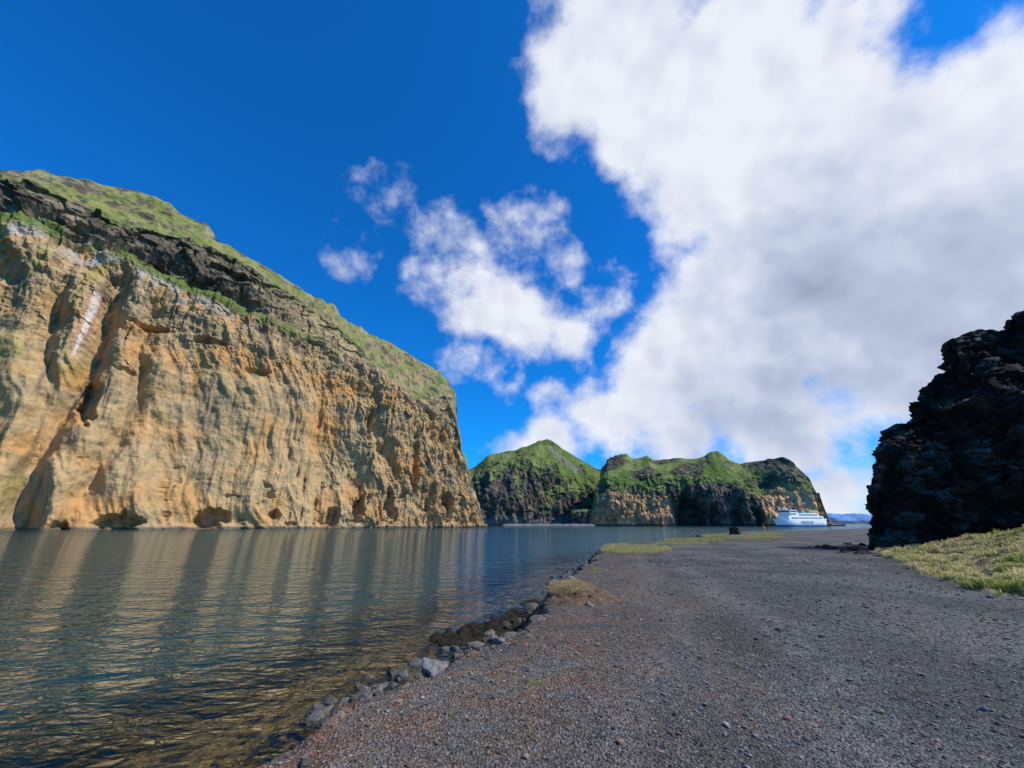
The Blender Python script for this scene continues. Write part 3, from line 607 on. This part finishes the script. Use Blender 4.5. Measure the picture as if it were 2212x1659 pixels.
# ================================================================= WORLD
w=bpy.data.worlds.new('World'); scene.world=w; w.use_nodes=True; nt=w.node_tree; L=nt.links
try:
    w.cycles.sampling_method='MANUAL'; w.cycles.sample_map_resolution=256
except Exception as e: print(e)
bg=nt.nodes['Background']; 
SUN=Vector((.97,-.22,1.0)).normalized(); el=math.asin(SUN.z); azs=math.atan2(SUN.x,SUN.y)
sky=N(nt,'ShaderNodeTexSky',sky_type='NISHITA'); sky.sun_disc=False; sky.sun_elevation=el; sky.sun_rotation=azs; sky.air_density=1.0; sky.dust_density=.2; sky.ozone_density=2.5
tc=N(nt,'ShaderNodeTexCoord'); D=tc.outputs['Generated']
def M(op,a,b=None,c=None):
    n=N(nt,'ShaderNodeMath',operation=op)
    for i,v in enumerate((a,b,c)):
        if v is None: continue
        if isinstance(v,(int,float)): n.inputs[i].default_value=v
        else: L.new(v,n.inputs[i])
    return n.outputs[0]
def VM(op,a,b):
    n=N(nt,'ShaderNodeVectorMath',operation=op)
    for i,v in enumerate((a,b)):
        if isinstance(v,(tuple,list)): n.inputs[i].default_value=v
        elif isinstance(v,(int,float)): n.inputs['Scale'].default_value=v
        else: L.new(v,n.inputs[i] if not (op=='SCALE' and i==1) else n.inputs['Scale'])
    return n.outputs['Value'] if op in('DISTANCE','DOT_PRODUCT','LENGTH') else n.outputs[0]
def NZ(vec,scale,detail,rough,out='Fac'):
    n=N(nt,'ShaderNodeTexNoise'); n.inputs['Scale'].default_value=scale; n.inputs['Detail'].default_value=detail; n.inputs['Roughness'].default_value=rough
    L.new(vec,n.inputs['Vector']); return n.outputs[out]
wc=NZ(D,6,2,.5,'Color'); ws=VM('SUBTRACT',wc,(.5,.5,.5)); DW=VM('ADD',D,VM('SCALE',ws,.07))
def blob(x,y,r,cap=None):
    d=ray(x,y); c=d/np.linalg.norm(d); e=[]
    for a,b in((r,0),(-r,0),(0,r),(0,-r)):
        q=ray(x+a,y+b); q/=np.linalg.norm(q); e.append(np.linalg.norm(q-c))
    rr=float(np.mean(e)); v=M('SUBTRACT',rr,VM('DISTANCE',DW,tuple(c)))
    if cap is not None: v=M('MINIMUM',v,cap)
    return v
def union(lst,k=.03):
    cur=None
    for b in lst:
        v=blob(*b); 
        if cur is None: cur=v
        else:
            n=N(nt,'ShaderNodeMath',operation='SMOOTH_MAX'); n.inputs[2].default_value=k; L.new(cur,n.inputs[0]); L.new(v,n.inputs[1]); cur=n.outputs[0]
    return cur
big=[(1330,90,175),(1240,190,108),(1420,230,170),(1640,180,270),(1560,370,190),(1820,420,330),(2100,400,300),(2260,230,110),(1640,610,180),(1560,650,100),(1960,680,310),(1560,770,190),(1410,830,110),(1700,870,160),(1300,900,75),(1200,940,60),(1120,965,35,.02),(1480,930,95),(1640,925,85),(2080,800,170),(1330,-150,200),(1330,955,40,.03),(1560,-220,200)]
small=[(970,510,62,.004),(1000,575,76,.014),(930,600,54,-.002),(1060,650,94,.028),(1150,695,86),(1230,725,54),(1140,500,70,-.014),(1200,560,54,-.010),(1110,580,60,-.002),(820,415,40,-.016),(850,470,40,-.020),(760,535,46,-.016),(1020,790,44,-.004),(1085,805,38,-.008),(1290,620,50,-.022),(1835,1062,40,.03),(1780,1080,40,.03),(1890,1075,45,.03),(1190,870,28,-.008)]
sdf=union(big,.05); s2=union(small,.02); nsx=N(nt,'ShaderNodeMath',operation='SMOOTH_MAX'); nsx.inputs[2].default_value=.01; L.new(sdf,nsx.inputs[0]); L.new(s2,nsx.inputs[1]); sdf=nsx.outputs[0]
gp=None
for a in [(2060,10,160,.04),(1930,40,85,.012),(1780,20,40,-.005),(1850,870,30,-.01),(1790,850,20,-.01),(1830,985,42,.05),(1930,965,34,.02),(1760,1000,30,.05),(1330,610,50,.01),(1380,560,40,.02),(1310,720,35,.02)]:
    v=blob(*a); gp=v if gp is None else M('MAXIMUM',gp,v)
sdf=M('MINIMUM',sdf,M('SUBTRACT',.02,M('MULTIPLY',gp,1.2)))
n1=NZ(D,9,9,.57)
den=M('ADD',sdf,M('MULTIPLY',M('SUBTRACT',n1,.5),.20))
mr=N(nt,'ShaderNodeMapRange',interpolation_type='SMOOTHSTEP'); mr.inputs[1].default_value=-.030; mr.inputs[2].default_value=.044; L.new(den,mr.inputs[0]); alpha=mr.outputs[0]
off=VM('ADD',D,tuple(SUN*.035)); n2=NZ(off,8,3,.45); n1s=NZ(D,8,3,.45)
rel=M('MULTIPLY',M('SUBTRACT',n1s,n2),.8)
dk=union([(1800,600,210),(1960,680,200),(1620,680,70),(1580,890,80),(1760,830,120),(2150,560,150)],.12)
mr2=N(nt,'ShaderNodeMapRange',interpolation_type='SMOOTHSTEP'); mr2.inputs[1].default_value=-.18; mr2.inputs[2].default_value=.24; mr2.inputs[3].default_value=0; mr2.inputs[4].default_value=1
L.new(M('ADD',dk,M('MULTIPLY',M('SUBTRACT',NZ(D,3.0,3,.45),.5),.20)),mr2.inputs[0])
lum=M('SUBTRACT',M('ADD',.91,rel),M('MULTIPLY',mr2.outputs[0],.50))
lum=M('MINIMUM',M('MAXIMUM',lum,.12),1.0)
cr=N(nt,'ShaderNodeValToRGB'); cr.color_ramp.elements[0].position=.1; cr.color_ramp.elements[0].color=(.22,.28,.40,1); cr.color_ramp.elements[1].position=.95; cr.color_ramp.elements[1].color=(.84,.87,.96,1)
e=cr.color_ramp.elements.new(.6); e.color=(.49,.56,.73,1); L.new(lum,cr.inputs[0])
tint=N(nt,'ShaderNodeMix',data_type='RGBA',blend_type='MULTIPLY'); tint.inputs[0].default_value=1; L.new(sky.outputs[0],tint.inputs[6]); tint.inputs[7].default_value=(.06,.94,1.95,1)
cs=VM('SCALE',cr.outputs[0],10.0)
mxx=N(nt,'ShaderNodeMix',data_type='RGBA'); L.new(alpha,mxx.inputs[0]); L.new(tint.outputs[2],mxx.inputs[6]); L.new(cs,mxx.inputs[7])
L.new(mxx.outputs[2],bg.inputs[0]); bg.inputs[1].default_value=.1
sl=bpy.data.lights.new('sun','SUN'); sl.energy=4.9; sl.angle=math.radians(.53); sl.color=(1,.94,.84); so=bpy.data.objects.new('sun',sl); scene.collection.objects.link(so); so.rotation_euler=SUN.to_track_quat('Z','Y').to_euler(); so.location=(50,-20,80)
# ================================================================= CAMERA
cd=bpy.data.cameras.new('camera'); cam=bpy.data.objects.new('camera',cd); scene.collection.objects.link(cam); cam.location=(0,0,EYE); cam.rotation_euler=(math.radians(90)+P,0,0)
cd.sensor_width=36; cd.lens=FP/1024*36; cd.clip_end=80000; cd.clip_start=.1; scene.camera=cam
scene.view_settings.view_transform='Standard'; scene.view_settings.look='None'; scene.view_settings.exposure=0
